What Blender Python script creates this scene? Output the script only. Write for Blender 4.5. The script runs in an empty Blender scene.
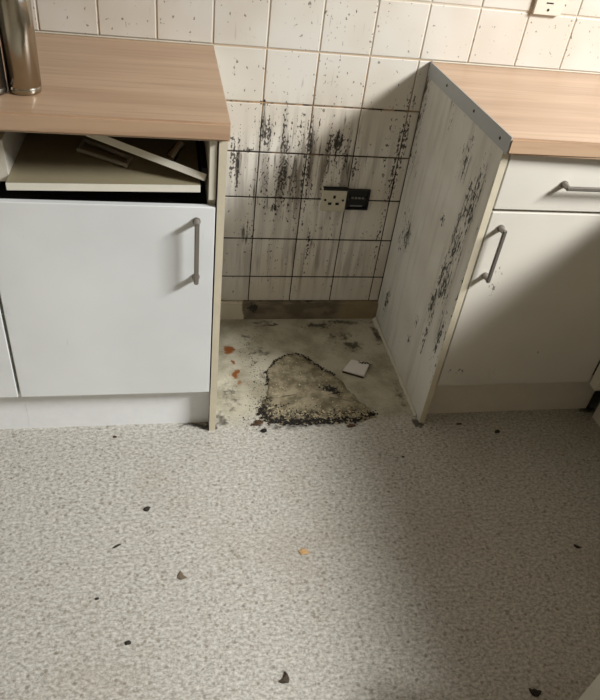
import bpy, bmesh, math, random
import numpy as np
from mathutils import Vector, Matrix, Euler

scene = bpy.context.scene
COL = scene.collection
rnd = random.Random(7)

# ------------------------------------------------------------------ camera
F_PX = 657.75
CAM = Vector((0.134, -1.9671, 1.4285))
CROT = Euler((0.9018, -0.1104, -0.1626), 'XYZ')
cd = bpy.data.cameras.new('camera')
co = bpy.data.objects.new('camera', cd)
COL.objects.link(co)
co.location = CAM
co.rotation_euler = CROT
cd.sensor_fit = 'VERTICAL'
cd.sensor_height = 24.0
cd.lens = F_PX / 700.0 * 24.0
cd.clip_start = 0.01
scene.camera = co

# ------------------------------------------------------------------ world, light, exposure
w = bpy.data.worlds.new('world')
scene.world = w
w.use_nodes = True
w.node_tree.nodes['Background'].inputs[0].default_value = (0.75, 0.85, 1.0, 1)
w.node_tree.nodes['Background'].inputs[1].default_value = 0.6

ROOM_X0, ROOM_X1, ROOM_Y0, ROOM_H = -1.75, 2.12, -3.3, 2.4
WIN = (-2.55, -0.40, 1.04, 2.34)          # y0, y1, z0, z1 of the window in the right wall
ld = bpy.data.lights.new('window_daylight', 'AREA')
ld.shape = 'RECTANGLE'
ld.size = 0.45           # vertical
ld.size_y = 1.10         # along the wall
ld.energy = 190
ld.color = (0.985, 0.99, 1.0)
lo = bpy.data.objects.new('window_daylight', ld)
COL.objects.link(lo)
lo.location = (3.20, -2.08, 2.74)
lo.rotation_euler = (Vector((3.20, -2.08, 2.74)) - Vector((0.5, -0.7, 0.4))).to_track_quat('Z', 'X').to_euler()   # shines towards -x

vs = scene.view_settings
vs.view_transform = 'Standard'
vs.look = 'None'
vs.exposure = 0.50
vs.gamma = 1.0
vs.use_curve_mapping = False


# ------------------------------------------------------------------ helpers
def W(px, py, axis, val):
    """photo pixel -> point on the plane world[axis] == val"""
    d = CROT.to_matrix() @ Vector(((px - 300) / F_PX, (350 - py) / F_PX, -1.0))
    t = (val - CAM[axis]) / d[axis]
    return CAM + d * t


def srgb(r, g, b):
    f = lambda c: (c / 255 / 12.92) if c / 255 <= 0.04045 else ((c / 255 + 0.055) / 1.055) ** 2.4
    return (f(r), f(g), f(b), 1.0)


class NT:
    """small node-tree writer"""
    def __init__(self, name):
        self.m = bpy.data.materials.new(name)
        self.m.use_nodes = True
        self.t = self.m.node_tree
        self.bsdf = self.t.nodes['Principled BSDF']
        self.geo = self.t.nodes.new('ShaderNodeNewGeometry')
        self.pos = self.geo.outputs['Position']

    def n(self, kind, **kw):
        nd = self.t.nodes.new(kind)
        for k, v in kw.items():
            setattr(nd, k, v)
        return nd

    def put(self, sock, v):
        if isinstance(v, bpy.types.NodeSocket):
            self.t.links.new(v, sock)
        else:
            sock.default_value = v

    def math(self, op, a, b=0.0, c=0.0, clamp=False):
        nd = self.n('ShaderNodeMath', operation=op, use_clamp=clamp)
        for i, v in enumerate((a, b, c)):
            self.put(nd.inputs[i], v)
        return nd.outputs[0]

    def vmath(self, op, a, b=(0, 0, 0)):
        nd = self.n('ShaderNodeVectorMath', operation=op)
        self.put(nd.inputs[0], a)
        self.put(nd.inputs[1], b)
        return nd.outputs['Value'] if op in ('LENGTH', 'DOT_PRODUCT') else nd.outputs[0]

    def noise(self, scale, detail=3, stretch=(1, 1, 1), rough=0.55, off=(0, 0, 0)):
        v = self.vmath('MULTIPLY', self.pos, stretch)
        v = self.vmath('ADD', v, off)
        nd = self.n('ShaderNodeTexNoise')
        self.put(nd.inputs['Vector'], v)
        nd.inputs['Scale'].default_value = scale
        nd.inputs['Detail'].default_value = detail
        nd.inputs['Roughness'].default_value = rough
        return nd.outputs[0]

    def step(self, v, lo_, hi_, a=0.0, b=1.0):
        nd = self.n('ShaderNodeMapRange', interpolation_type='SMOOTHSTEP')
        self.put(nd.inputs[0], v)
        self.put(nd.inputs[1], lo_)
        self.put(nd.inputs[2], hi_)
        self.put(nd.inputs[3], a)
        self.put(nd.inputs[4], b)
        return nd.outputs[0]

    def mix(self, f, a, b, mode='MIX'):
        nd = self.n('ShaderNodeMix', data_type='RGBA', blend_type=mode)
        self.put(nd.inputs[0], f)
        self.put(nd.inputs[6], a)
        self.put(nd.inputs[7], b)
        return nd.outputs[2]

    def blobs(self, lst, pos=None):
        """lst: (centre, radii, amplitude) -> summed soft mask (0..1)"""
        pos = pos or self.pos
        out = None
        for c, s, amp in lst:
            v = self.vmath('SUBTRACT', pos, tuple(c))
            v = self.vmath('MULTIPLY', v, tuple(1.0 / q for q in s))
            l = self.vmath('LENGTH', v)
            b = self.step(l, 1.0, 0.0, 0.0, amp)
            out = b if out is None else self.math('MAXIMUM', out, b)
        return self.math('MINIMUM', out, 1.0)

    def warped(self, scale, amt, stretch=(1, 1, 1)):
        nd = self.n('ShaderNodeTexNoise')
        self.put(nd.inputs['Vector'], self.vmath('MULTIPLY', self.pos, stretch))
        nd.inputs['Scale'].default_value = scale
        nd.inputs['Detail'].default_value = 2
        v = self.vmath('SUBTRACT', nd.outputs['Color'], (0.5, 0.5, 0.5))
        v = self.vmath('MULTIPLY', v, (amt, amt, amt))
        return self.vmath('ADD', self.pos, v)

    def bump(self, h, strength=0.2, dist=0.002):
        nd = self.n('ShaderNodeBump')
        nd.inputs['Strength'].default_value = strength
        nd.inputs['Distance'].default_value = dist
        self.put(nd.inputs['Height'], h)
        self.t.links.new(nd.outputs[0], self.bsdf.inputs['Normal'])

    def out(self, col, rough=0.5, metal=0.0, spec=None):
        self.put(self.bsdf.inputs['Base Color'], col)
        self.put(self.bsdf.inputs['Roughness'], rough)
        self.put(self.bsdf.inputs['Metallic'], metal)
        if spec is not None:
            self.put(self.bsdf.inputs['Specular IOR Level'], spec)
        return self.m


def tag(o, label=None, cat=None, group=None, kind=None):
    if label: o['label'] = label
    if cat: o['category'] = cat
    if group: o['group'] = group
    if kind: o['kind'] = kind
    return o


def link(name, me, mat, parent=None, loc=None):
    o = bpy.data.objects.new(name, me)
    COL.objects.link(o)
    if mat and not me.materials:
        me.materials.append(mat)
    if loc is not None:
        o.location = loc
    if parent is not None:
        o.parent = parent
        o.matrix_parent_inverse = parent_world(parent).inverted()
    return o


def parent_world(p):
    m = Matrix.LocRotScale(p.location, p.rotation_euler, p.scale)
    if p.parent:
        m = parent_world(p.parent) @ p.matrix_parent_inverse @ m
    return m


def empty(name, loc, label, cat, group=None):
    o = bpy.data.objects.new(name, None)
    COL.objects.link(o)
    o.location = loc
    o.empty_display_size = 0.05
    return tag(o, label, cat, group)


def bm_box(bm, lo_, hi_, mtx=None):
    vs_ = []
    for x in (lo_[0], hi_[0]):
        for y in (lo_[1], hi_[1]):
            for z in (lo_[2], hi_[2]):
                p = Vector((x, y, z))
                vs_.append(bm.verts.new(mtx @ p if mtx else p))
    for f in ((0, 1, 3, 2), (4, 6, 7, 5), (0, 4, 5, 1), (2, 3, 7, 6), (0, 2, 6, 4), (1, 5, 7, 3)):
        bm.faces.new([vs_[i] for i in f])
    return vs_


def bm_done(bm, name, smooth=False):
    bmesh.ops.recalc_face_normals(bm, faces=bm.faces)
    me = bpy.data.meshes.new(name)
    bm.to_mesh(me)
    bm.free()
    if smooth:
        for p in me.polygons:
            p.use_smooth = True
    return me


def box(name, lo_, hi_, mat, parent=None, bevel=0.0, seg=2, mtx=None):
    """box with its origin at the bottom centre"""
    c = Vector(((lo_[0] + hi_[0]) / 2, (lo_[1] + hi_[1]) / 2, lo_[2]))
    bm = bmesh.new()
    bm_box(bm, Vector(lo_) - c, Vector(hi_) - c)
    if bevel:
        bmesh.ops.bevel(bm, geom=list(bm.edges), offset=bevel, segments=seg, affect='EDGES', profile=0.5)
    me = bm_done(bm, name)
    o = link(name, me, mat, parent, c)
    if mtx is not None:
        o.matrix_basis = mtx @ Matrix.Translation(c)
    return o


def cyl_between(bm, a, b, r, n=16, r2=None):
    a, b = Vector(a), Vector(b)
    d = b - a
    q = d.to_track_quat('Z', 'Y').to_matrix().to_4x4()
    bmesh.ops.create_cone(bm, cap_ends=True, segments=n, radius1=r, radius2=r if r2 is None else r2,
                          depth=d.length, matrix=Matrix.Translation((a + b) / 2) @ q)


def lathe(name, prof, mat, parent, loc, n=40):
    bm = bmesh.new()
    rings = []
    for r, z in prof:
        if r < 1e-5:
            rings.append([bm.verts.new((0, 0, z))])
        else:
            rings.append([bm.verts.new((r * math.cos(2 * math.pi * i / n), r * math.sin(2 * math.pi * i / n), z)) for i in range(n)])
    for A, B in zip(rings, rings[1:]):
        for i in range(n):
            j = (i + 1) % n
            if len(A) == 1 and len(B) > 1:
                bm.faces.new((A[0], B[i], B[j]))
            elif len(B) == 1 and len(A) > 1:
                bm.faces.new((A[i], A[j], B[0]))
            elif len(A) > 1:
                bm.faces.new((A[i], A[j], B[j], B[i]))
    return link(name, bm_done(bm, name, True), mat, parent, loc)


# ------------------------------------------------------------------ materials
def plain(name, rgb, rough=0.5, metal=0.0, var=0.06, scale=40):
    t = NT(name)
    c = srgb(*rgb)
    d = tuple(x * (1 - 2 * var) for x in c[:3]) + (1,)
    return t.out(t.mix(t.noise(scale, 3), c, d), rough, metal)


def wp(px, py):      # wall point
    return W(px, py, 1, 0.0)


def wall_mould(t):
    """black mould on the tiled wall; every patch is placed where it grows"""
    spots = []
    def col(px, y0, y1, wpx, amp):
        a, b = wp(px, y0), wp(px - (y1 - y0) * 0.085, y1)
        c = (a + b) / 2
        spots.append((c, (wpx * 0.0042, 0.25, max((a - b).length * 0.75, 0.018)), amp))
    for a in ((238, 136, 180, 7, .75), (249, 146, 154, 9, .8), (268, 110, 156, 11, .85), (286, 134, 158, 14, .8),
              (299, 112, 160, 8, .8), (312, 122, 160, 9, .9), (338, 128, 158, 15, 1.0), (340, 156, 188, 9, .6), (357, 148, 184, 9, .75),
              (280, 160, 206, 8, .66), (300, 156, 206, 8, .75), (404, 105, 170, 14, .62),
              (396, 150, 215, 10, .6), (275, 202, 213, 11, .9), (297, 205, 240, 6, .62), (250, 205, 262, 12, .55),
              (315, 205, 275, 9, .45), (340, 170, 260, 10, .3), (250, 102, 112, 22, .35), (263, 99, 106, 7, .75),
              (410, 88, 120, 9, .6), (316, 80, 110, 10, .38), (370, 92, 118, 16, .35), (380, 200, 275, 9, .5), (275, 225, 300, 18, .38),
              (300, 95, 180, 56, .62), (295, 130, 230, 62, .64), (290, 130, 215, 34, .68), (345, 115, 190, 30, .66), (335, 135, 160, 24, .78), (240, 120, 200, 12, .6), (320, 70, 120, 45, .2), (400, 100, 215, 16, .5)):
        col(*a)
    M = t.blobs(spots)
    broad = t.blobs([(wp(310, 175), (0.42, .3, 0.30), 1.0), (wp(300, 260), (0.45, .3, 0.25), .75)])
    cols = t.noise(75, 2, (1, 1, .03), .5, (1, 7, 0))
    dots = t.math('ADD', t.noise(140, 2, (1, 1, .6), .5), t.math('MULTIPLY', t.math('SUBTRACT', cols, .5), .75))
    thr = t.math('SUBTRACT', 0.73, t.math('MULTIPLY', M, 0.34))
    d = t.step(dots, thr, t.math('ADD', thr, 0.09))
    st = t.noise(75, 2, (1, 1, .10), .5, (3, 0, 0))
    thr2 = t.math('SUBTRACT', 0.70, t.math('MULTIPLY', M, 0.30))
    s = t.math('MULTIPLY', t.step(st, thr2, t.math('ADD', thr2, 0.16)), 0.85)
    st2 = t.noise(42, 3, (1, 1, .07), .6, (9, 2, 0))
    haze = t.math('MULTIPLY', t.step(st2, .42, .64), t.math('MULTIPLY', broad, 0.85))
    fleck = t.math('MULTIPLY', t.step(t.noise(62, 2, (1, 1, .8), .5, (5, 1, 1)), .665, .71), 0.75)
    return d, s, haze, fleck


def mat_tile():
    t = NT('white_glazed_tile')
    base = t.mix(t.step(t.noise(3.5, 2), .35, .7), srgb(208, 203, 192), srgb(199, 190, 175))
    d, s, haze, fleck = wall_mould(t)
    c = t.mix(haze, base, srgb(96, 82, 66))
    c = t.mix(s, c, srgb(64, 54, 42))
    c = t.mix(fleck, c, srgb(92, 82, 70))
    c = t.mix(t.math('MULTIPLY', d, .88), c, srgb(30, 26, 21))
    dirt = t.math('MAXIMUM', d, t.math('MAXIMUM', s, haze))
    return t.out(c, t.math('ADD', 0.36, t.math('MULTIPLY', dirt, 0.5)))


def mat_grout():
    t = NT('stained_grout')
    sep = t.n('ShaderNodeSeparateXYZ')
    t.put(sep.inputs[0], t.pos)
    z = sep.outputs[2]
    c = t.mix(t.step(t.math('ADD', z, t.math('MULTIPLY', t.noise(9, 3), .5)), .85, 1.12), srgb(40, 34, 27), srgb(172, 142, 108))
    c = t.mix(t.step(z, .88, 1.0), c, srgb(196, 184, 164))
    c = t.mix(t.math('MULTIPLY', t.step(t.noise(30, 3), .5, .66), t.step(z, .95, .75)), c, srgb(16, 13, 10))
    return t.out(c, .9)


def mat_melamine(name, rgb, marks=(), mark_col=(70, 62, 50), rough=.38):
    t = NT(name)
    c = t.mix(t.step(t.noise(2.2, 3), .35, .7), srgb(*rgb), srgb(*(int(v * .95) for v in rgb)))
    sc = t.math('MULTIPLY', t.step(t.noise(30, 4, (1, 1, .25), .65), .66, .74), 0.25)
    c = t.mix(sc, c, srgb(*(int(v * .78) for v in rgb)))
    if marks:
        M = t.blobs(marks)
        nz = t.noise(95, 3, (1, 1, .6), .6)
        thr = t.math('SUBTRACT', 0.76, t.math('MULTIPLY', M, .33))
        c = t.mix(t.math('MULTIPLY', t.step(nz, thr, t.math('ADD', thr, .07)), .8), c, srgb(*mark_col))
    t.bump(t.noise(420, 2), .06, .001)
    return t.out(c, rough)


def pp(px, py):      # point on the right end panel
    return W(px, py, 0, 0.909)


def mat_panel():
    t = NT('mouldy_end_panel')
    base = t.mix(t.step(t.noise(4, 4), .35, .7), srgb(208, 206, 198), srgb(194, 190, 180))
    spots = []
    def streak(x0, y0, x1, y1, wy, amp):
        a, b = pp(x0, y0), pp(x1, y1)
        c = (a + b) / 2
        # a chain of blobs along the streak
        n = max(1, int((a - b).length / .11))
        for i in range(n):
            p = a.lerp(b, (i + .5) / n)
            spots.append((p, (.3, wy * 1.35, max((a - b).length / n * 1.2, .025)), min(1, amp * 1.12)))
    streak(474, 180, 440, 305, .055, .74)
    streak(466, 195, 447, 262, .028, .72)
    streak(484, 168, 462, 240, .035, .70)
    streak(448, 255, 428, 318, .026, .95)
    streak(447, 320, 432, 352, .024, .72)
    streak(428, 320, 421, 352, .020, .70)
    streak(412, 224, 403, 245, .05, .80)
    streak(409, 205, 398, 262, .07, .46)
    streak(389, 288, 385, 312, .028, .80)
    streak(474, 140, 460, 175, .05, .62)
    streak(428, 76, 421, 100, .05, .85)
    streak(423, 100, 410, 180, .06, .55)
    streak(444, 215, 441, 225, .02, .9)
    streak(418, 315, 415, 325, .025, .8)
    streak(410, 335, 408, 345, .025, .7)
    streak(455, 95, 450, 130, .04, .45)
    streak(500, 165, 430, 390, .03, .50)
    M = t.blobs(spots)
    cols = t.noise(50, 2, (1, 1, .05), .5, (1, 7, 0))
    dots = t.math('ADD', t.noise(150, 3, (1, 1, .42), .62), t.math('MULTIPLY', t.math('SUBTRACT', cols, .5), .5))
    thr = t.math('SUBTRACT', .73, t.math('MULTIPLY', M, .36))
    d = t.step(dots, thr, t.math('ADD', thr, .09))
    st = t.noise(70, 3, (1, 1, .09), .55, (0, 4, 0))
    thr2 = t.math('SUBTRACT', .70, t.math('MULTIPLY', M, .30))
    s = t.math('MULTIPLY', t.step(st, thr2, t.math('ADD', thr2, .16)), .75)
    hz = t.math('MULTIPLY', t.step(t.noise(30, 3, (1, 1, .08), .6, (0, 9, 0)), .5, .72), .28)
    c = t.mix(hz, base, srgb(120, 110, 90))
    c = t.mix(s, c, srgb(84, 76, 60))
    c = t.mix(t.math('MULTIPLY', d, .96), c, srgb(22, 20, 16))
    return t.out(c, .5)


def mat_wood():
    t = NT('wood_effect_laminate')
    a = t.noise(9, 4, (.10, 1.5, 1.5), .6)
    b = t.noise(60, 3, (.05, 1.3, 1.3), .6)
    c = t.mix(t.step(a, .32, .68), srgb(190, 161, 131), srgb(172, 141, 112))
    c = t.mix(t.math('MULTIPLY', t.step(b, .46, .66), .45), c, srgb(156, 124, 97))
    # strip joints of the printed planks
    sep = t.n('ShaderNodeSeparateXYZ')
    t.put(sep.inputs[0], t.pos)
    pl = t.math('FLOOR', t.math('DIVIDE', sep.outputs[1], .145))
    wn = t.n('ShaderNodeTexWhiteNoise', noise_dimensions='1D')
    t.put(wn.inputs['W'], pl)
    c = t.mix(t.math('MULTIPLY', wn.outputs[0], .30), c, srgb(176, 142, 113))
    return t.out(c, .36)


def fp(px, py):
    return W(px, py, 2, 0.0)


def mat_floor():
    t = NT('speckled_vinyl')
    sp = t.noise(120, 4, (.8, 1.1, 1), .8)
    c = t.mix(t.step(sp, .28, .72), srgb(132, 127, 114), srgb(212, 209, 200))
    vo = t.n('ShaderNodeTexVoronoi')
    t.put(vo.inputs['Vector'], t.pos)
    vo.inputs['Scale'].default_value = 100
    wn = t.n('ShaderNodeTexWhiteNoise', noise_dimensions='3D')
    t.put(wn.inputs['Vector'], vo.outputs['Color'])
    fl = t.math('MULTIPLY', t.step(wn.outputs[0], .86, .90), t.step(vo.outputs['Distance'], .5, .3))
    c = t.mix(t.math('MULTIPLY', fl, .55), c, srgb(104, 94, 76))
    c = t.mix(t.math('MULTIPLY', t.step(t.noise(2.6, 4), .48, .7), .22), c, srgb(142, 130, 108))
    # worn flooring inside the appliance gap: the speckle is gone under a creamy film
    sep = t.n('ShaderNodeSeparateXYZ')
    t.put(sep.inputs[0], t.warped(14, .07))
    x, y = sep.outputs[0], sep.outputs[1]
    gap = t.math('MULTIPLY', t.step(y, -.58, -.50), t.math('MULTIPLY', t.step(x, .24, .26), t.step(x, .94, .92)))
    film = t.mix(t.step(t.noise(9, 4), .36, .66), srgb(184, 178, 156), srgb(140, 133, 108))
    c = t.mix(t.math('MULTIPLY', gap, .80), c, film)
    wpz = t.warped(22, .05)
    st = t.blobs([(fp(318, 326), (.10, .035, 1), .7), (fp(352, 345), (.06, .05, 1), .75), (fp(340, 336), (.12, .05, 1), .45),
                  (fp(258, 352), (.07, .05, 1), .5), (fp(246, 338), (.05, .03, 1), .5), (fp(272, 325), (.05, .012, 1), .8),
                  (fp(345, 322), (.22, .03, 1), .55), (fp(262, 322), (.10, .025, 1), .5), (fp(378, 335), (.03, .10, 1), .7),
                  (fp(262, 376), (.03, .04, 1), .45), (fp(230, 395), (.05, .14, 1), .4), (fp(222, 420), (.05, .06, 1), .6),
                  (fp(210, 427), (.045, .03, 1), 1.0), (fp(195, 424), (.09, .015, 1), .8), (fp(418, 424), (.03, .03, 1), .9),
                  (fp(400, 395), (.03, .16, 1), .4), (fp(586, 408), (.05, .04, 1), 1.0), (fp(300, 426), (.22, .03, 1), .45)], wpz)
    ng = t.noise(48, 4, (1, 1, 1), .65)
    k = t.step(t.math('ADD', ng, t.math('MULTIPLY', st, .58)), .61, .90)
    c = t.mix(t.math('MULTIPLY', k, .85), c, srgb(38, 31, 22))
    rust = t.blobs([(fp(229, 350), (.028, .034, 1), 1), (fp(233, 362), (.014, .02, 1), .8), (fp(236, 374), (.022, .04, 1), .8),
                    (fp(240, 383), (.02, .02, 1), .6)], t.warped(35, .03))
    c = t.mix(t.math('MULTIPLY', t.step(t.math('ADD', rust, t.math('MULTIPLY', t.math('SUBTRACT', ng, .5), 1.2)), .1, .6), .95), c, srgb(124, 66, 10))
    t.bump(sp, .12, .001)
    return t.out(c, t.step(sp, .3, .7, .42, .58))


def mat_residue():
    t = NT('crusted_residue')
    base = t.mix(t.step(t.noise(22, 5, (1, 1, 1), .7), .36, .64), srgb(150, 140, 114), srgb(102, 92, 69))
    k = t.blobs([(fp(331, 390), (.045, .032, 1), 1.0), (fp(300, 418), (.25, .075, 1), .55), (fp(266, 412), (.06, .08, 1), .6)], t.warped(30, .02))
    ng = t.noise(70, 4, (1, 1, 1), .7)
    c = t.mix(t.step(t.math('ADD', ng, t.math('MULTIPLY', k, .42)), .62, .80), base, srgb(34, 27, 19))
    c = t.mix(t.step(t.noise(120, 2, (1, 1, 1), .5, (3, 3, 3)), .66, .72), c, srgb(190, 180, 152))
    t.bump(ng, .7, .004)
    return t.out(c, .85)


M = {}
M['tile'] = mat_tile()
M['grout'] = mat_grout()
M['wood'] = mat_wood()
M['floor'] = mat_floor()
M['panel'] = mat_panel()
M['white_left'] = mat_melamine('white_melamine_doors', (228, 230, 228))
M['white_right'] = mat_melamine('white_melamine_marked_doors', (214, 209, 196),
    [(W(493, 290, 1, -.59), (.040, .1, .08), .66), (W(500, 275, 1, -.59), (.03, .1, .05), .64), (W(583, 345, 1, -.59), (.01, .1, .012), 1.0),
     (W(463, 300, 1, -.59), (.035, .1, .16), .68), (W(460, 375, 1, -.59), (.07, .1, .04), .62), (W(540, 356, 1, -.59), (.01, .1, .012), .7)])
M['edge'] = plain('cream_chipboard_edge', (212, 202, 176), .6, 0, .10, 30)
M['carcass'] = plain('off_white_carcass', (214, 208, 190), .5)
M['shade_board'] = plain('painted_shade_board', (26, 23, 19), .9)  # near-black so the cabinet interior's shade is painted into the boards
M['drawer_base'] = plain('grey_brown_drawer_base', (150, 140, 112), .6)
M['nickel'] = plain('satin_nickel', (142, 136, 128), .36, .6, .03)
M['dull_grey'] = plain('dull_grey_metal', (164, 158, 144), .45, .1, .05)
M['alu'] = plain('grey_end_trim', (166, 168, 168), .45, 0.1, .05)
M['steel'] = plain('brushed_steel', (176, 168, 152), .22, 1.0, .05, 8)
M['dark_steel'] = plain('dull_steel', (128, 122, 112), .38, 1.0, .05, 8)
M['screw'] = plain('dark_screw', (52, 50, 48), .5, .6)
M['socket'] = plain('white_socket_plastic', (214, 206, 188), .4)
M['socket_dirty'] = plain('grimy_socket_plastic', (196, 188, 166), .45, 0, .12, 90)
M['black'] = plain('black_plastic', (14, 13, 12), .5)
M['hole'] = plain('socket_hole', (20, 18, 16), .9)
M['grey_wire'] = plain('grey_wire', (120, 118, 112), .5)
M['paint'] = plain('cream_wall_paint', (216, 208, 192), .85, 0, .02, 3)
M['ceiling'] = plain('ceiling_paint', (200, 194, 182), .9, 0, .02, 3)
M['upvc'] = plain('white_window_frame', (230, 230, 228), .4)
M['plinth'] = plain('plinth_board', (214, 206, 190), .5)
M['plinth_left'] = plain('white_plinth_board', (238, 239, 238), .5)
M['residue'] = mat_residue()
M['crumb'] = plain('black_crumbs', (30, 24, 17), .95, 0, .2, 60)
M['pale_crumb'] = plain('pale_crumbs', (176, 164, 132), .9, 0, .1, 60)
M['shard'] = plain('white_broken_plastic', (226, 222, 216), .5)
M['shard_dirt'] = plain('dirt_on_shard', (70, 56, 40), .9, 0, .2, 60)
M['debris'] = plain('dark_debris', (52, 46, 38), .9, 0, .2, 80)
M['tan'] = plain('tan_chip', (196, 160, 112), .8)
M['brown'] = plain('brown_crumb', (84, 60, 36), .9, 0, .2, 80)
M['sealant'] = plain('old_sealant', (206, 200, 182), .6, 0, .15, 60)


def mat_skirting():
    t = NT('grimy_skirting')
    sep = t.n('ShaderNodeSeparateXYZ')
    t.put(sep.inputs[0], t.warped(20, .05))
    c = t.mix(t.step(t.noise(14, 4, (1, 1, 2)), .35, .65), srgb(118, 106, 86), srgb(88, 78, 62))
    c = t.mix(t.step(sep.outputs[0], .405, .395), c, srgb(196, 186, 164))
    c = t.mix(t.math('MULTIPLY', t.step(sep.outputs[0], .74, .78), .6), c, srgb(150, 132, 100))
    M_ = t.blobs([(W(252, 308, 1, -.012), (.05, .1, .04), .9), (W(300, 302, 1, -.012), (.4, .1, .018), .5)])
    n_ = t.noise(60, 4, (1, 1, 1), .65)
    c = t.mix(t.step(t.math('ADD', n_, t.math('MULTIPLY', M_, .35)), .66, .80), c, srgb(34, 30, 24))
    return t.out(c, .6)


M['skirting'] = mat_skirting()


def mat_glass():
    t = NT('window_glass')
    tr = t.n('ShaderNodeBsdfTransparent')
    gl = t.n('ShaderNodeBsdfGlossy')
    gl.inputs['Roughness'].default_value = .02
    mx = t.n('ShaderNodeMixShader')
    mx.inputs[0].default_value = .06
    t.t.links.new(tr.outputs[0], mx.inputs[1])
    t.t.links.new(gl.outputs[0], mx.inputs[2])
    t.t.links.new(mx.outputs[0], t.t.nodes['Material Output'].inputs[0])
    return t.m


M['glass'] = mat_glass()

# ------------------------------------------------------------------ the room
T_ = 0.12
tag(box('floor', (ROOM_X0 - T_, ROOM_Y0 - T_, -.1), (ROOM_X1 + T_, T_, 0), M['floor']), 'speckled grey beige vinyl kitchen floor', kind='structure')
tag(box('ceiling', (ROOM_X0 - T_, ROOM_Y0 - T_, ROOM_H), (ROOM_X1 + T_, T_, ROOM_H + .1), M['ceiling']), 'plain off white kitchen ceiling', kind='structure')
GROUT_Y = 0.0025
wall_back = tag(box('wall_back', (ROOM_X0, GROUT_Y, 0), (ROOM_X1, T_, ROOM_H), M['grout']), 'white tiled kitchen wall with black mould', kind='structure')
tag(box('wall_left', (ROOM_X0 - T_, ROOM_Y0, 0), (ROOM_X0, T_, ROOM_H), M['paint']), 'plain cream painted left wall', kind='structure')
tag(box('wall_front', (ROOM_X0 - T_, ROOM_Y0 - T_, 0), (ROOM_X1 + T_, ROOM_Y0, ROOM_H), M['paint']), 'plain cream painted wall opposite the tiles', kind='structure')
bm = bmesh.new()
y0, y1, z0, z1 = WIN
for lo_, hi_ in (((ROOM_X1, ROOM_Y0, 0), (ROOM_X1 + T_, T_, z0)), ((ROOM_X1, ROOM_Y0, z1), (ROOM_X1 + T_, T_, ROOM_H)),
                 ((ROOM_X1, ROOM_Y0, z0), (ROOM_X1 + T_, y0, z1)), ((ROOM_X1, y1, z0), (ROOM_X1 + T_, T_, z1))):
    bm_box(bm, lo_, hi_)
tag(link('wall_right', bm_done(bm, 'wall_right'), M['paint']), 'cream painted right wall holding the kitchen window', kind='structure')
win = tag(box('window_1', (ROOM_X1 + .03, y0, z0), (ROOM_X1 + .07, y0 + .04, z1), M['upvc']), 'white framed kitchen window over the worktop', kind='structure')
box('window_frame', (ROOM_X1 + .03, y1 - .04, z0), (ROOM_X1 + .07, y1, z1), M['upvc'], win)
box('window_frame', (ROOM_X1 + .03, y0 + .04, z0), (ROOM_X1 + .07, y1 - .04, z0 + .04), M['upvc'], win)
box('window_frame', (ROOM_X1 + .03, y0 + .04, z1 - .04), (ROOM_X1 + .07, y1 - .04, z1), M['upvc'], win)
box('pane', (ROOM_X1 + .048, y0 + .04, z0 + .04), (ROOM_X1 + .052, y1 - .04, z1 - .04), M['glass'], win)

# tiles: real pieces on the back wall
PITCH, TX0, TZ0 = .152, .2646, .9368
SK_TOP = .074
XL, XP = .266, .909                 # right end of the left worktop, left face of the right end panel
WT_T, WT_B, WT_F = .934, .894, -.600
tile_cache = {}


def tile(x0_, x1_, z0_, z1_):
    wd, h = round(x1_ - x0_, 4), round(z1_ - z0_, 4)
    key = (wd, h)
    if key not in tile_cache:
        bm_ = bmesh.new()
        b = .0022
        hw = wd / 2
        pts = []
        for y, i in ((.004, 0), (b * .6, 0), (0, b)):
            pts.append([bm_.verts.new(p) for p in ((-hw + i, y, i), (hw - i, y, i), (hw - i, y, h - i), (-hw + i, y, h - i))])
        for A, B in zip(pts, pts[1:]):
            for i in range(4):
                bm_.faces.new((A[i], A[(i + 1) % 4], B[(i + 1) % 4], B[i]))
        bm_.faces.new(pts[-1])
        bm_.faces.new(pts[0][::-1])
        tile_cache[key] = bm_done(bm_, 'tile')
    o = link('tile', tile_cache[key], M['tile'], wall_back, ((x0_ + x1_) / 2, rnd.uniform(-.0004, .0004), z0_))
    o.rotation_euler = (rnd.uniform(-.003, .003), 0, rnd.uniform(-.003, .003))


G = .0018
for j in range(-5, 10):
    for k in range(-4, 6):
        a, b = TX0 + j * PITCH + G, TX0 + (j + 1) * PITCH - G
        zt, zb = TZ0 - k * PITCH - G * 1.4, TZ0 - (k + 1) * PITCH + G * 1.4
        if k >= 0:
            if j < 0 or a > XP: continue
            b = min(b, XP - .001)
            zb = max(zb, SK_TOP + .001)
            if b - a < .01 or zt - zb < .01: continue
        tile(a, b, zb, zt)

bm = bmesh.new()
bm_box(bm, (XL - .002, -.014, 0), (XP, GROUT_Y, SK_TOP))
bmesh.ops.bevel(bm, geom=[e for e in bm.edges if all(v.co.z > .07 and v.co.y < 0 for v in e.verts)], offset=.006, segments=3, affect='EDGES')
tag(link('baseboard_back', bm_done(bm, 'baseboard_back'), M['skirting']), 'grimy skirting strip under the tiles in the gap', kind='structure')

# ------------------------------------------------------------------ cabinets
FR = -.575            # front face of doors
BK = -.003


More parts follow.
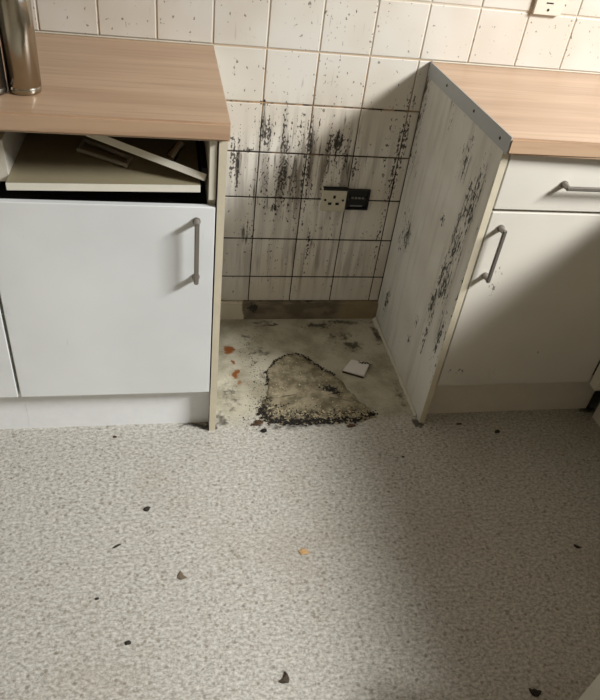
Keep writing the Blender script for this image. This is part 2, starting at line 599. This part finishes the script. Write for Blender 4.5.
def bow_handle(parent, a, b, mat, proj=.030):
    """satin bar handle between posts at a and b on a front facing -y"""
    a, b = Vector(a), Vector(b)
    d = (b - a).normalized()
    s = Vector((0, 0, 1)) if abs(d.z) < .5 else Vector((1, 0, 0))
    bm_ = bmesh.new()
    n = Vector((0, -1, 0))
    # rectangular-section bar with rounded edges, running between the posts
    m = Matrix((d, s, n)).transposed().to_4x4()
    L = (b - a).length
    mt = Matrix.Translation(a + n * (proj - .004)) @ m
    bm_box(bm_, (-.007, -.0055, -.004), (L + .007, .0055, .004), mt)
    bmesh.ops.bevel(bm_, geom=list(bm_.edges), offset=.0022, segments=2, affect='EDGES')
    for p in (a, b):
        cyl_between(bm_, p, p + n * (proj - .003), .0085, 18, .0058)
        cyl_between(bm_, p - n * .0005, p + n * .004, .0095, 18)
    bmesh.ops.recalc_face_normals(bm_, faces=bm_.faces)
    c = (a + b) / 2
    for v in bm_.verts:
        v.co -= c
    o = link('handle', bm_done(bm_, 'handle'), mat, parent, c)
    o['label'] = 'satin nickel bar handle'
    return o


# left unit whose drawer front has come away
L0, L1 = -.262, .2435
cab = empty('base_cabinet', ((L0 + L1) / 2, -.29, 0), 'white base cabinet with its drawer front missing, left of the gap', 'cabinet')
box('carcass_side', (L0 + .001, FR + .02, .135), (L0 + .017, BK, WT_B), M['carcass'], cab)
box('carcass_side', (.226, FR + .004, .745), (.2425, BK, WT_B), M['carcass'], cab, .001, 1)
box('carcass_side', (.226, FR + .02, .135), (.2425, BK, .744), M['carcass'], cab)
box('top_rail', (L0 + .017, FR + .004, .884), (.226, FR + .03, WT_B), M['carcass'], cab)
box('back_panel', (L0 + .017, BK - .008, .14), (.226, BK, WT_B), M['shade_board'], cab)
box('shelf', (L0 + .017, FR + .03, .700), (.226, BK - .008, .714), M['shade_board'], cab)
box('carcass_base', (L0 + .017, FR + .03, .136), (.226, BK - .008, .152), M['carcass'], cab)
d = box('door', (L0 + .002, FR, .155), (L1 - .001, FR + .018, .729), M['white_left'], cab, .0018)
bow_handle(d, (.2, FR, .694), (.2, FR, .542), M['nickel'])
box('plinth', (L0 - .001, -.538, 0), (.2455, -.522, .150), M['plinth_left'], cab)
ep = box('end_panel', (.2460, FR, 0), (.2640, BK, WT_B), M['panel'], cab, .0008, 1)
ee = box('edge_strip', (.2460, FR - .0012, 0), (.2640, FR - .0002, WT_B), M['edge'], ep)
# loose drawer runners inside
for xr in (-.243, .214):
    box('runner', (xr, FR + .05, .778), (xr + .011, -.06, .802), M['black'], cab)

cab2 = empty('base_cabinet', (-.60, -.29, 0), 'white base cabinet at the left picture edge, only its door edge showing', 'cabinet')
K0, K1 = -.94, -.2635
box('carcass', (K0, FR + .02, .150), (K1, BK, WT_B), M['carcass'], cab2)
d = box('door', (K0 + .002, FR, .155), (K1 - .004, FR + .018, .735), M['white_left'], cab2, .0018)
d2 = box('drawer_front', (K0 + .002, FR, .745), (K1 - .004, FR + .018, .886), M['white_left'], cab2, .0018)
bow_handle(d2, (-.68, FR, .816), (-.53, FR, .816), M['nickel'])
bow_handle(d, (-.90, FR, .694), (-.90, FR, .542), M['nickel'])
box('plinth', (K0, -.538, 0), (L0 - .0015, -.522, .150), M['plinth_left'], cab2)

# right unit
R0, R1 = .9285, 1.447
cab3 = empty('base_cabinet', (1.18, -.29, 0), 'white base cabinet with drawer and door, right of the gap', 'cabinet')
ep = box('end_panel', (XP, FR, 0), (XP + .018, BK, WT_B), M['panel'], cab3, .0008, 1)
box('edge_strip', (XP, FR - .0012, 0), (XP + .018, FR - .0002, WT_B), M['edge'], ep)
box('carcass', (R0, FR + .02, .150), (R1, BK, WT_B), M['carcass'], cab3)
d = box('door', (R0 + .003, FR, .155), (R1, FR + .018, .737), M['white_right'], cab3, .0018)
bow_handle(d, (.966, FR, .694), (.966, FR, .552), M['nickel'])
d = box('drawer_front', (R0 + .003, FR, .745), (R1, FR + .018, .887), M['white_right'], cab3, .0018)
bow_handle(d, (1.096, FR, .818), (1.270, FR, .818), M['nickel'])
box('plinth', (XP + .0185, -.538, 0), (1.522, -.524, .150), M['plinth'], cab3)
# old sealant along the foot of the end panel
bm = bmesh.new()
N = 40
prev = None
for i in range(N + 1):
    y = -.02 - .53 * i / N
    r = .005 + .004 * rnd.random() + (.006 if i < 5 else 0)
    ring = [bm.verts.new((XP - r * c_, y, max(.0003, r * s_))) for c_, s_ in ((0, 1.1), (.5, .8), (1, .3), (1.2, 0), (0, 0))]
    if prev:
        for q in range(5):
            bm.faces.new((prev[q], prev[(q + 1) % 5], ring[(q + 1) % 5], ring[q]))
    prev = ring
o = link('sealant', bm_done(bm, 'sealant', True), M['sealant'], ep)
o['label'] = 'ragged bead of old sealant'

# right-hand run (mostly out of frame) that shades the floor
RX = 1.470
corner = empty('corner_cabinet', (1.8, -.9, 0), 'white corner unit at right edge beside the right cabinet door', 'cabinet')
box('carcass', (RX + .02, -1.492, .150), (ROOM_X1 - .003, -.58, WT_B), M['carcass'], corner)
box('door', (RX, -1.05, .155), (RX + .018, -.615, .887), M['white_right'], corner, .0018)
box('corner_post', (1.4485, -.612, .150), (RX + .018, FR - .004, WT_B), M['carcass'], corner)
box('door', (RX, -1.491, .155), (RX + .018, -1.055, .887), M['white_right'], corner, .0018)
box('plinth', (1.523, -1.492, 0), (1.538, -.579, .150), M['plinth'], corner)
cab4 = empty('drawer_cabinet', (1.8, -1.8, 0), 'white unit with its bottom drawer pulled open, bottom right corner', 'cabinet')
Y0, Y1 = -2.10, -1.502
box('carcass_side', (RX + .02, Y0, .150), (ROOM_X1 - .003, Y0 + .016, WT_B), M['carcass'], cab4)
box('carcass_side', (RX + .02, Y1 - .016, .150), (ROOM_X1 - .003, Y1, WT_B), M['carcass'], cab4)
box('carcass_base', (RX + .02, Y0 + .016, .150), (ROOM_X1 - .003, Y1 - .016, .166), M['carcass'], cab4)
box('back_panel', (ROOM_X1 - .011, Y0 + .016, .166), (ROOM_X1 - .003, Y1 - .016, WT_B), M['carcass'], cab4)
box('plinth', (1.523, Y0, 0), (1.538, Y1, .150), M['plinth'], cab4)
for za, zb in ((.432, .655), (.662, .887)):
    box('drawer_front', (RX, Y0 + .002, za), (RX + .018, Y1 - .002, zb), M['white_right'], cab4, .0018)
d = box('drawer_front', (.908, Y0 + .002, .155), (.926, Y1 + .002, .425), M['white_right'], cab4, .0018)
d['label'] = 'white drawer front pulled far out'
box('drawer_side', (.927, Y0 + .03, .175), (1.49, Y0 + .042, .30), M['carcass'], d)
box('drawer_side', (.927, Y1 - .042, .175), (1.49, Y1 - .03, .30), M['carcass'], d)
box('drawer_base', (.927, Y0 + .042, .175), (1.49, Y1 - .042, .187), M['carcass'], d)

# ------------------------------------------------------------------ worktops


def prism(name, poly, z0_, z1_, mat, round_front=None, parent=None):
    bm_ = bmesh.new()
    lo_ = [bm_.verts.new((x, y, z0_)) for x, y in poly]
    hi_ = [bm_.verts.new((x, y, z1_)) for x, y in poly]
    bm_.faces.new(lo_[::-1])
    bm_.faces.new(hi_)
    n = len(poly)
    for i in range(n):
        bm_.faces.new((lo_[i], lo_[(i + 1) % n], hi_[(i + 1) % n], hi_[i]))
    if round_front:
        es = [e for e in bm_.edges if all(abs(v.co.y - round_front) < 1e-4 for v in e.verts) and abs(e.verts[0].co.z - e.verts[1].co.z) < 1e-5]
        bmesh.ops.bevel(bm_, geom=es, offset=.005, segments=4, affect='EDGES')
    return link(name, bm_done(bm_, name), mat, parent)


wt_l = prism('worktop', [(-.94, WT_F), (XL, WT_F), (XL, -.001), (-.94, -.001)], WT_B, WT_T, M['wood'], WT_F)
tag(wt_l, 'wood effect worktop with steel bottles on it, left of the gap', 'worktop')
box('joint_strip', (XL, WT_F + .006, WT_B + .002), (XL + .0015, -.002, WT_T - .001), plain('worktop_end_edging', (198, 184, 166), .5), wt_l)
wt_r = prism('worktop', [(XP + .001, WT_F), (1.445, WT_F), (1.445, -2.1), (ROOM_X1 - .002, -2.1), (ROOM_X1 - .002, -.001), (XP + .001, -.001)],
             WT_B, WT_T, M['wood'], WT_F)
tag(wt_r, 'wood effect worktop with grey metal end trim, right of the gap', 'worktop')
trim = box('end_trim', (XP - .003, WT_F + .003, WT_B + .0002), (XP + .0008, -.002, WT_T + .0015), M['alu'], wt_r, .0008, 1)
trim['label'] = 'grey metal end trim'
for px, py in ((447, 85.5), (474, 111), (500, 138)):
    p = W(px, py, 0, XP - .003)
    bm = bmesh.new()
    cyl_between(bm, (0, 0, 0), (-.0016, 0, 0), .0042, 14, .003)
    link('screw', bm_done(bm, 'screw'), M['screw'], trim, (XP - .003, p.y, min(max(p.z, WT_B + .008), WT_T - .008)))
# beads of sealant where the worktops meet the tiles
for wt, a, b in ((wt_l, -.94, XL), (wt_r, XP + .002, ROOM_X1 - .01)):
    box('sealant_bead', (a, -.005, WT_T), (b, -.0005, WT_T + .004), M['sealant'], wt, .0012, 1)

# ------------------------------------------------------------------ inside the open drawer slot
DR_TILT = -.022
dr = empty('drawer_box', (0, -.3, .76), 'bare drawer tray without a front, inside the open slot of the left cabinet', 'drawer')
box('tray_base', (-.205, FR + .010, .757), (.208, -.10, .773), M['drawer_base'], dr)
box('front_edge', (-.205, FR + .007, .757), (.208, FR + .010, .773), plain('white_tray_edge', (232, 228, 212), .5), dr)
box('tray_side', (-.228, FR + .05, .757), (-.2055, -.10, .852), plain('white_tray_side', (206, 200, 186), .5), dr, .001, 1)
box('tray_back', (-.205, -.099, .757), (.208, -.087, .852), M['shade_board'], dr)

dr.rotation_euler.y = DR_TILT
dr.location.z += .001

# a loose board leaning across the tray, its pale edge up, with a handle loop on its face
A_ = W(96, 132, 1, -.47)
B_ = W(206, 174, 1, FR + .016)
ed = (B_ - A_).normalized()
board = empty('loose_board', (B_.x, B_.y, .775), 'loose pale-edged board leaning diagonally across the drawer tray', 'board')
view = (CAM - (A_ + B_) / 2).normalized()
up = Vector((0, 0, 1))
side = ed.cross(up).normalized()
if side.y > 0: side = -side
nrm = (view - ed * view.dot(ed)).normalized()               # edge faces the room
face = ed.cross(nrm).normalized()
if face.z > 0: face = -face                                   # thickness direction, downwards
mt = Matrix((ed, face, -nrm)).transposed().to_4x4()
L = (B_ - A_).length


def local_part(name, lo_, hi_, mat, parent, mtx, bevel=.0008):
    bm_ = bmesh.new()
    bm_box(bm_, lo_, hi_)
    if bevel: bmesh.ops.bevel(bm_, geom=list(bm_.edges), offset=bevel, segments=1, affect='EDGES')
    for v in bm_.verts: v.co = mtx @ v.co
    c = sum((v.co for v in bm_.verts), Vector()) / len(bm_.verts)
    for v in bm_.verts: v.co -= c
    return link(name, bm_done(bm_, name), mat, parent, c)


mt4 = Matrix.Translation(A_) @ mt
local_part('panel', (-.02, 0, .002), (L, .016, .014), M['carcass'], board, mt4)
local_part('edge_strip', (-.02, 0, 0), (L, .016, .0018), plain('bright_board_edge', (232, 228, 212), .4), board, mt4)
# handle frame: rectangular loop lying beside the board on the tray
hc = [W(84, 140, 2, .782), W(131, 158, 2, .782), W(126, 165, 2, .782), W(79, 150, 2, .782)]
bm = bmesh.new()
for i in range(4):
    a, b = hc[i], hc[(i + 1) % 4]
    dd = (b - a).normalized() * .004
    cyl_between(bm, a - dd, b + dd, .0048, 10)
o = tag(link('handle_frame', bm_done(bm, 'handle_frame'), M['dull_grey']), 'grey rectangular metal handle loop lying in the drawer tray', 'handle')
p = W(172, 156, 1, -.45)
bm = bmesh.new()
q_ = W(181, 143, 1, -.43)
cyl_between(bm, p, q_, .011, 20)
cyl_between(bm, p.lerp(q_, -.15), p.lerp(q_, .25), .013, 20)
bm_box(bm, Vector((p.x - .006, p.y, .7785)), Vector((p.x + .006, p.y + .01, p.z)))
tag(link('hinge_barrel', bm_done(bm, 'hinge_barrel'), M['steel']), 'small shiny metal barrel in the dark drawer slot', 'hinge')

# ------------------------------------------------------------------ bottles
def bottle(loc, mat, label):
    e = empty('steel_bottle', loc, label, 'bottle', 'steel bottles on the left worktop')
    R = .0335
    lathe('body', [(0, 0), (R - .005, 0), (R - .0015, .0015), (R - .0005, .005), (R - .0005, .013), (R - .0015, .0142), (R, .0155), (R, .175), (R - .002, .188),
                   (R - .010, .205), (.019, .216), (.0185, .224), (0, .224)], mat, e, loc, 48)
    lathe('cap', [(0, .2245), (.021, .2245), (.0215, .226), (.0215, .252), (.0195, .256), (0, .256)], M['dark_steel'], e, loc, 32)


bottle((-.1565, -.470, WT_T), M['steel'], 'shiny steel bottle on left worktop, the whole one')
bottle((-.2225, -.488, WT_T), M['dark_steel'], 'dull steel bottle cut off by the left picture edge')


# ------------------------------------------------------------------ sockets
def disc_y(bm_, x, y, z, r, d_=.001, n=14):
    cyl_between(bm_, (x, y, z), (x, y - d_, z), r, n)


def small(name, bm_, mat, parent):
    c = sum((v.co for v in bm_.verts), Vector()) / len(bm_.verts)
    for v in bm_.verts: v.co -= c
    return link(name, bm_done(bm_, name), mat, parent, c)


sx0, sx1, sz0, sz1 = .634, .7165, .445, .5265
so = empty('wall_socket', ((sx0 + sx1) / 2, 0, sz0), 'grimy white three-pin socket on mouldy tiles in the gap', 'socket')
box('face_plate', (sx0, -.014, sz0), (sx1, -.0005, sz1), M['socket_dirty'], so, .0018)
cx, cz = (sx0 + sx1) / 2, (sz0 + sz1) / 2
box('dark_strip', (sx0 + .001, -.0146, sz1 - .007), (sx1 - .001, -.0005, sz1 + .001), M['hole'], so)  # dark strip along the top edge of the plate
for dx, dz, w_, h_ in ((0, .011, .0085, .011), (-.013, -.013, .012, .009), (.012, -.013, .012, .009)):
    box('pin_hole', (cx + dx - w_ / 2, -.0147, cz + dz - h_ / 2), (cx + dx + w_ / 2, -.0135, cz + dz + h_ / 2), M['hole'], so)
for dx in (-.030, .030):
    bm = bmesh.new()
    disc_y(bm, cx + dx, -.0138, cz, .0042, .0012)
    small('screw', bm, M['screw'], so)

bx0, bx1, bz0, bz1 = .7195, .797, .450, .5225
bb = empty('back_box', ((bx0 + bx1) / 2, 0, bz0), 'open black electrical back box beside the white socket', 'back box')
for lo_, hi_ in (((bx0, -.010, bz0), (bx0 + .005, -.0005, bz1)), ((bx1 - .005, -.010, bz0), (bx1, -.0005, bz1)),
                 ((bx0 + .005, -.010, bz1 - .005), (bx1 - .005, -.0005, bz1)), ((bx0 + .005, -.010, bz0), (bx1 - .005, -.0005, bz0 + .005))):
    box('box_wall', lo_, hi_, M['black'], bb)
box('box_back', (bx0 + .005, -.0015, bz0 + .005), (bx1 - .005, -.0005, bz1 - .005), M['black'], bb)
cx2, cz2 = (bx0 + bx1) / 2, (bz0 + bz1) / 2
for i in range(4):
    x = cx2 - .018 + i * .012
    box('terminal', (x - .0035, -.006, cz2 + .002), (x + .0035, -.0016, cz2 + .008), M['grey_wire'], bb)
box('label_strip', (cx2 - .022, -.0030, bz0 + .009), (cx2 + .020, -.0016, bz0 + .014), M['grey_wire'], bb)
for dx in (-.029, .029):
    box('fixing_lug', (cx2 + dx - .003, -.008, cz2 - .004), (cx2 + dx + .003, -.0016, cz2 + .007), M['screw'], bb)

ux0, ux1, uz0, uz1 = 1.181, 1.267, 1.087, 1.173
us = empty('wall_socket', ((ux0 + ux1) / 2, 0, uz0), 'white socket above the right worktop at the top edge', 'socket')
box('face_plate', (ux0, -.013, uz0), (ux1, -.0005, uz1), M['socket'], us, .002)
ucx, ucz = (ux0 + ux1) / 2, (uz0 + uz1) / 2
bm = bmesh.new()
disc_y(bm, ucx, -.0128, uz0 + .014, .0038, .0012)
small('screw', bm, M['screw'], us)
box('slot', (ucx - .011, -.0137, uz0 + .030), (ucx + .011, -.0125, uz0 + .0335), M['hole'], us)
box('rocker_switch', (ucx - .008, -.017, uz0 + .052), (ucx + .008, -.0125, uz0 + .074), M['socket'], us, .001, 1)

# ------------------------------------------------------------------ the crusted patch on the floor of the gap
outline_px = [(268, 380), (267, 371), (274, 362), (284, 356), (296, 354), (308, 360), (318, 368), (330, 374), (341, 381), (350, 392),
              (360, 402), (372, 411), (377, 417), (362, 422), (340, 424), (318, 423), (300, 424), (284, 425), (268, 422), (261, 414), (262, 404), (267, 396)]
ol = [fp(*p) for p in outline_px]


def densify(pts, n=5, jit=.004):
    out = []
    for i, a in enumerate(pts):
        b = pts[(i + 1) % len(pts)]
        for k in range(n):
            p_ = a.lerp(b, k / n)
            out.append(Vector((p_.x + rnd.uniform(-jit, jit), p_.y + rnd.uniform(-jit, jit), 0)))
    return out


ol = densify(ol)
cen = sum(ol, Vector()) / len(ol)
patch = empty('floor_residue', (cen.x, cen.y, 0), 'crusty brown dirt patch with black rim on floor of the gap', 'dirt')
bm = bmesh.new()
rings = []
for k, f in enumerate((1.0, .985, .95, .86, .74, .6, .45, .3, .15)):
    hgt = 0 if k == 0 else .0035
    rings.append([bm.verts.new(((cen.x + (p.x - cen.x) * f), (cen.y + (p.y - cen.y) * f), hgt + (rnd.uniform(-.0012, .0016) if k else 0))) for p in ol])
n = len(ol)
for A, B in zip(rings, rings[1:]):
    for i in range(n):
        bm.faces.new((A[i], A[(i + 1) % n], B[(i + 1) % n], B[i]))
bm.faces.new(rings[-1])
link('crust', bm_done(bm, 'crust', True), M['residue'], patch)


def crumb(bm_, c, r, flat=.6):
    """an irregular eight-sided crumb"""
    a0 = rnd.uniform(0, 6.28)
    k = 5
    top = bm_.verts.new((c[0], c[1], c[2] + r * flat * rnd.uniform(.7, 1.3)))
    bot = bm_.verts.new((c[0], c[1], c[2] - r * .2))
    ring = [bm_.verts.new((c[0] + r * rnd.uniform(.6, 1.25) * math.cos(a0 + 6.283 * i / k), c[1] + r * rnd.uniform(.6, 1.25) * math.sin(a0 + 6.283 * i / k), c[2] + r * flat * .3)) for i in range(k)]
    for i in range(k):
        bm_.faces.new((top, ring[i], ring[(i + 1) % k]))
        bm_.faces.new((bot, ring[(i + 1) % k], ring[i]))


def scatter(name, count, picker, mat, rmin, rmax, parent):
    bm_ = bmesh.new()
    for _ in range(count):
        p_ = picker()
        crumb(bm_, (p_.x, p_.y, p_.z), rnd.uniform(rmin, rmax) * (1.6 if rnd.random() < .1 else 1))
    o_ = link(name, bm_done(bm_, name), mat, parent)
    o_['kind'] = 'stuff'
    return o_


def along(px_pts, spread_px, z=.002):
    seg = []
    for a, b in zip(px_pts, px_pts[1:]):
        seg.append((math.dist(a, b), a, b))
    tot = sum(s[0] for s in seg)
    def pick():
        t_ = rnd.random() * tot
        for l_, a, b in seg:
            if t_ <= l_:
                f = t_ / l_
                return fp(a[0] + (b[0] - a[0]) * f + rnd.gauss(0, spread_px), a[1] + (b[1] - a[1]) * f + rnd.gauss(0, spread_px * .7)) + Vector((0, 0, z))
            t_ -= l_
        return fp(*px_pts[-1])
    return pick


front_rim = [(262, 408), (266, 419), (284, 423), (305, 422), (330, 421), (350, 421), (374, 414)]
o = scatter('black_rim', 620, along(front_rim, 2.2, .003), M['crumb'], .0018, .0052, patch)
scatter('black_crumbs', 260, along([(264, 402), (285, 410), (310, 412), (345, 413), (368, 412)], 5.0, .003), M['crumb'], .0012, .0036, patch)
scatter('black_back_rim', 330, along([(267, 386), (268, 372), (275, 362), (286, 356), (296, 354), (310, 361), (322, 369), (334, 375)], 1.1, .002), M['crumb'], .0012, .0036, patch)
scatter('pale_flecks', 170, along([(264, 408), (285, 414), (310, 415), (345, 416), (366, 415)], 4.5, .0038), M['pale_crumb'], .0014, .0042, patch)
scatter('dark_clump', 160, along([(324, 387), (331, 391), (339, 394)], 2.6, .003), M['crumb'], .0015, .004, patch)

loose = scatter('loose_crumbs', 260, along([(258, 330), (250, 350), (255, 375), (258, 395), (250, 415), (256, 425)], 7.0, .0), M['debris'], .0008, .0024, None)
tag(loose, 'scattered dark crumbs on the floor left of the crusty patch', 'crumbs')


# ------------------------------------------------------------------ broken white piece on the gap floor
sh = empty('broken_tile_piece', fp(354, 372), 'broken white piece lying on the floor beside the dirt patch', 'fragment')
cor = [fp(342.5, 372), fp(351, 361.5), (fp(369.5, 365)), fp(363.5, 378)]
bm = bmesh.new()
lo_ = [bm.verts.new((p.x, p.y, .001)) for p in cor]
hi_ = [bm.verts.new((p.x, p.y, .010)) for p in cor]
bm.faces.new(lo_[::-1]); bm.faces.new(hi_)
for i in range(4):
    bm.faces.new((lo_[i], lo_[(i + 1) % 4], hi_[(i + 1) % 4], hi_[i]))
bmesh.ops.bevel(bm, geom=list(bm.edges), offset=.001, segments=1, affect='EDGES')
link('slab', bm_done(bm, 'slab'), M['shard'], sh)
bm = bmesh.new()
for _ in range(38):
    f = rnd.random() ** .7
    p = cor[1].lerp(cor[2], .3 + .7 * f)
    crumb(bm, (p.x + rnd.gauss(0, .004), p.y + rnd.gauss(-.006, .004), .0102), rnd.uniform(.0015, .0035), .4)
o = link('dirt_crumbs', bm_done(bm, 'dirt_crumbs'), M['shard_dirt'], sh)
o['kind'] = 'stuff'
# grimy underside strip along its front edge
bm = bmesh.new()
a, b = cor[0], cor[3]
dv = (b - a).normalized()
nv = Vector((dv.y, -dv.x, 0))
if nv.y > 0: nv = -nv
pts = [a + nv * .0005, b + nv * .0005, b + nv * .004, a + nv * .004]
lo_ = [bm.verts.new((p.x, p.y, .0003)) for p in pts]
hi_ = [bm.verts.new((p.x, p.y, .006)) for p in pts]
bm.faces.new(lo_[::-1]); bm.faces.new(hi_)
for i in range(4):
    bm.faces.new((lo_[i], lo_[(i + 1) % 4], hi_[(i + 1) % 4], hi_[i]))
link('dirty_edge', bm_done(bm, 'dirty_edge'), M['shard_dirt'], sh)


# ------------------------------------------------------------------ bits of debris on the floor
def bit(name, px, py, rx, ry, rot_, mat, label, hgt=.004, curl=0.0, cat='debris', seed=1):
    r_ = random.Random(seed)
    c = fp(px, py)
    bm_ = bmesh.new()
    n_ = 11
    rows = []
    for f, z in ((1.0, 0.0004), (.92, hgt * .6), (.55, hgt), (0, hgt * 1.05)):
        if f == 0:
            rows.append([bm_.verts.new((0, 0, z))])
            continue
        ring = []
        for i in range(n_):
            a_ = 6.283 * i / n_
            r1 = f * (1 + (r_.random() - .5) * .5)
            x_, y_ = rx * r1 * math.cos(a_), ry * r1 * math.sin(a_)
            ring.append(bm_.verts.new((x_, y_ + curl * x_ * x_ / rx, z + r_.random() * hgt * .25 * (z > .001))))
        rows.append(ring)
    for A, B in zip(rows, rows[1:]):
        for i in range(n_):
            j = (i + 1) % n_
            if len(B) == 1:
                bm_.faces.new((A[i], A[j], B[0]))
            else:
                bm_.faces.new((A[i], A[j], B[j], B[i]))
    bm_.faces.new(rows[0][::-1])
    o_ = link(name, bm_done(bm_, name), mat, None, (c.x, c.y, 0))
    o_.rotation_euler = (0, 0, rot_)
    return tag(o_, label, cat, 'bits of debris on the floor')


bit('crumb', 147, 509, .009, .007, .4, M['debris'], 'roundish black crumb on the open floor below the left cabinet', seed=2)
bit('splinter', 117, 546, .011, .0028, .5, M['debris'], 'thin dark splinter on the floor below the round black crumb', .002, seed=3)
bit('leaf_scrap', 181, 577, .012, .007, -.9, plain('faded_scrap', (112, 98, 80), .9), 'small brown curled scrap, middle of the left floor', .003, .6, seed=4)
bit('crumb', 97, 599, .0045, .0035, .2, M['debris'], 'tiny black crumb on the floor toward the left edge', .003, seed=5)
bit('crumb', 128, 643, .0065, .005, .2, M['debris'], 'small grey crumb low on the left floor', .004, seed=6)
bit('leaf_scrap', 286, 680, .013, .008, .9, plain('curled_scrap', (74, 64, 50), .9), 'dark curled leaf scrap at the bottom edge of the floor', .005, .7, seed=7)
bit('paint_chip', 304, 552, .014, .010, .1, M['tan'], 'tan chip lying in the middle of the floor', .003, seed=8)
bit('crumb', 497, 432, .009, .006, .1, M['debris'], 'black crumb on the floor in front of the right cabinet', .006, seed=9)
bit('crumb', 459, 424, .010, .004, .0, M['brown'], 'brown smear of dirt before the right plinth', .002, seed=10)
bit('splinter', 577, 547, .012, .004, -.6, M['debris'], 'dark splinter on the shaded floor at the right edge', .003, .4, seed=11)
bit('leaf_scrap', 535, 694, .014, .009, -.3, M['debris'], 'dark scrap at the bottom edge near the open drawer', .005, .5, seed=12)
bit('crumb', 403, 457, .004, .003, 0, M['debris'], 'tiny dark crumb on the floor below the mouldy panel', .003, seed=13)
bit('crumb', 97 + 18, 437, .006, .004, .2, M['brown'], 'small brown crumb on the floor below left plinth', .003, seed=14)


def clump(px, py, count, spread, mat, label):
    c = fp(px, py)
    bm_ = bmesh.new()
    for _ in range(count):
        dx, dy = rnd.gauss(0, spread), rnd.gauss(0, spread * .75)
        h_ = max(0, 1 - math.hypot(dx, dy) / (2 * spread)) * spread * .5
        crumb(bm_, (dx, dy, h_ + .001), rnd.uniform(.003, .006))
    o_ = link('dirt_clump', bm_done(bm_, 'dirt_clump'), mat, None, (c.x, c.y, 0))
    return tag(o_, label, 'debris', 'bits of debris on the floor')


clump(259, 424, 34, .010, M['brown'], 'lumpy brown clump at the left corner of the dirt patch')
clump(264, 431, 14, .005, M['crumb'], 'black lump just in front of the brown clump')
bit('crumb', 351, 426, .014, .007, .1, M['brown'], 'brown crumb on the front rim of the dirt patch', .005, seed=17)
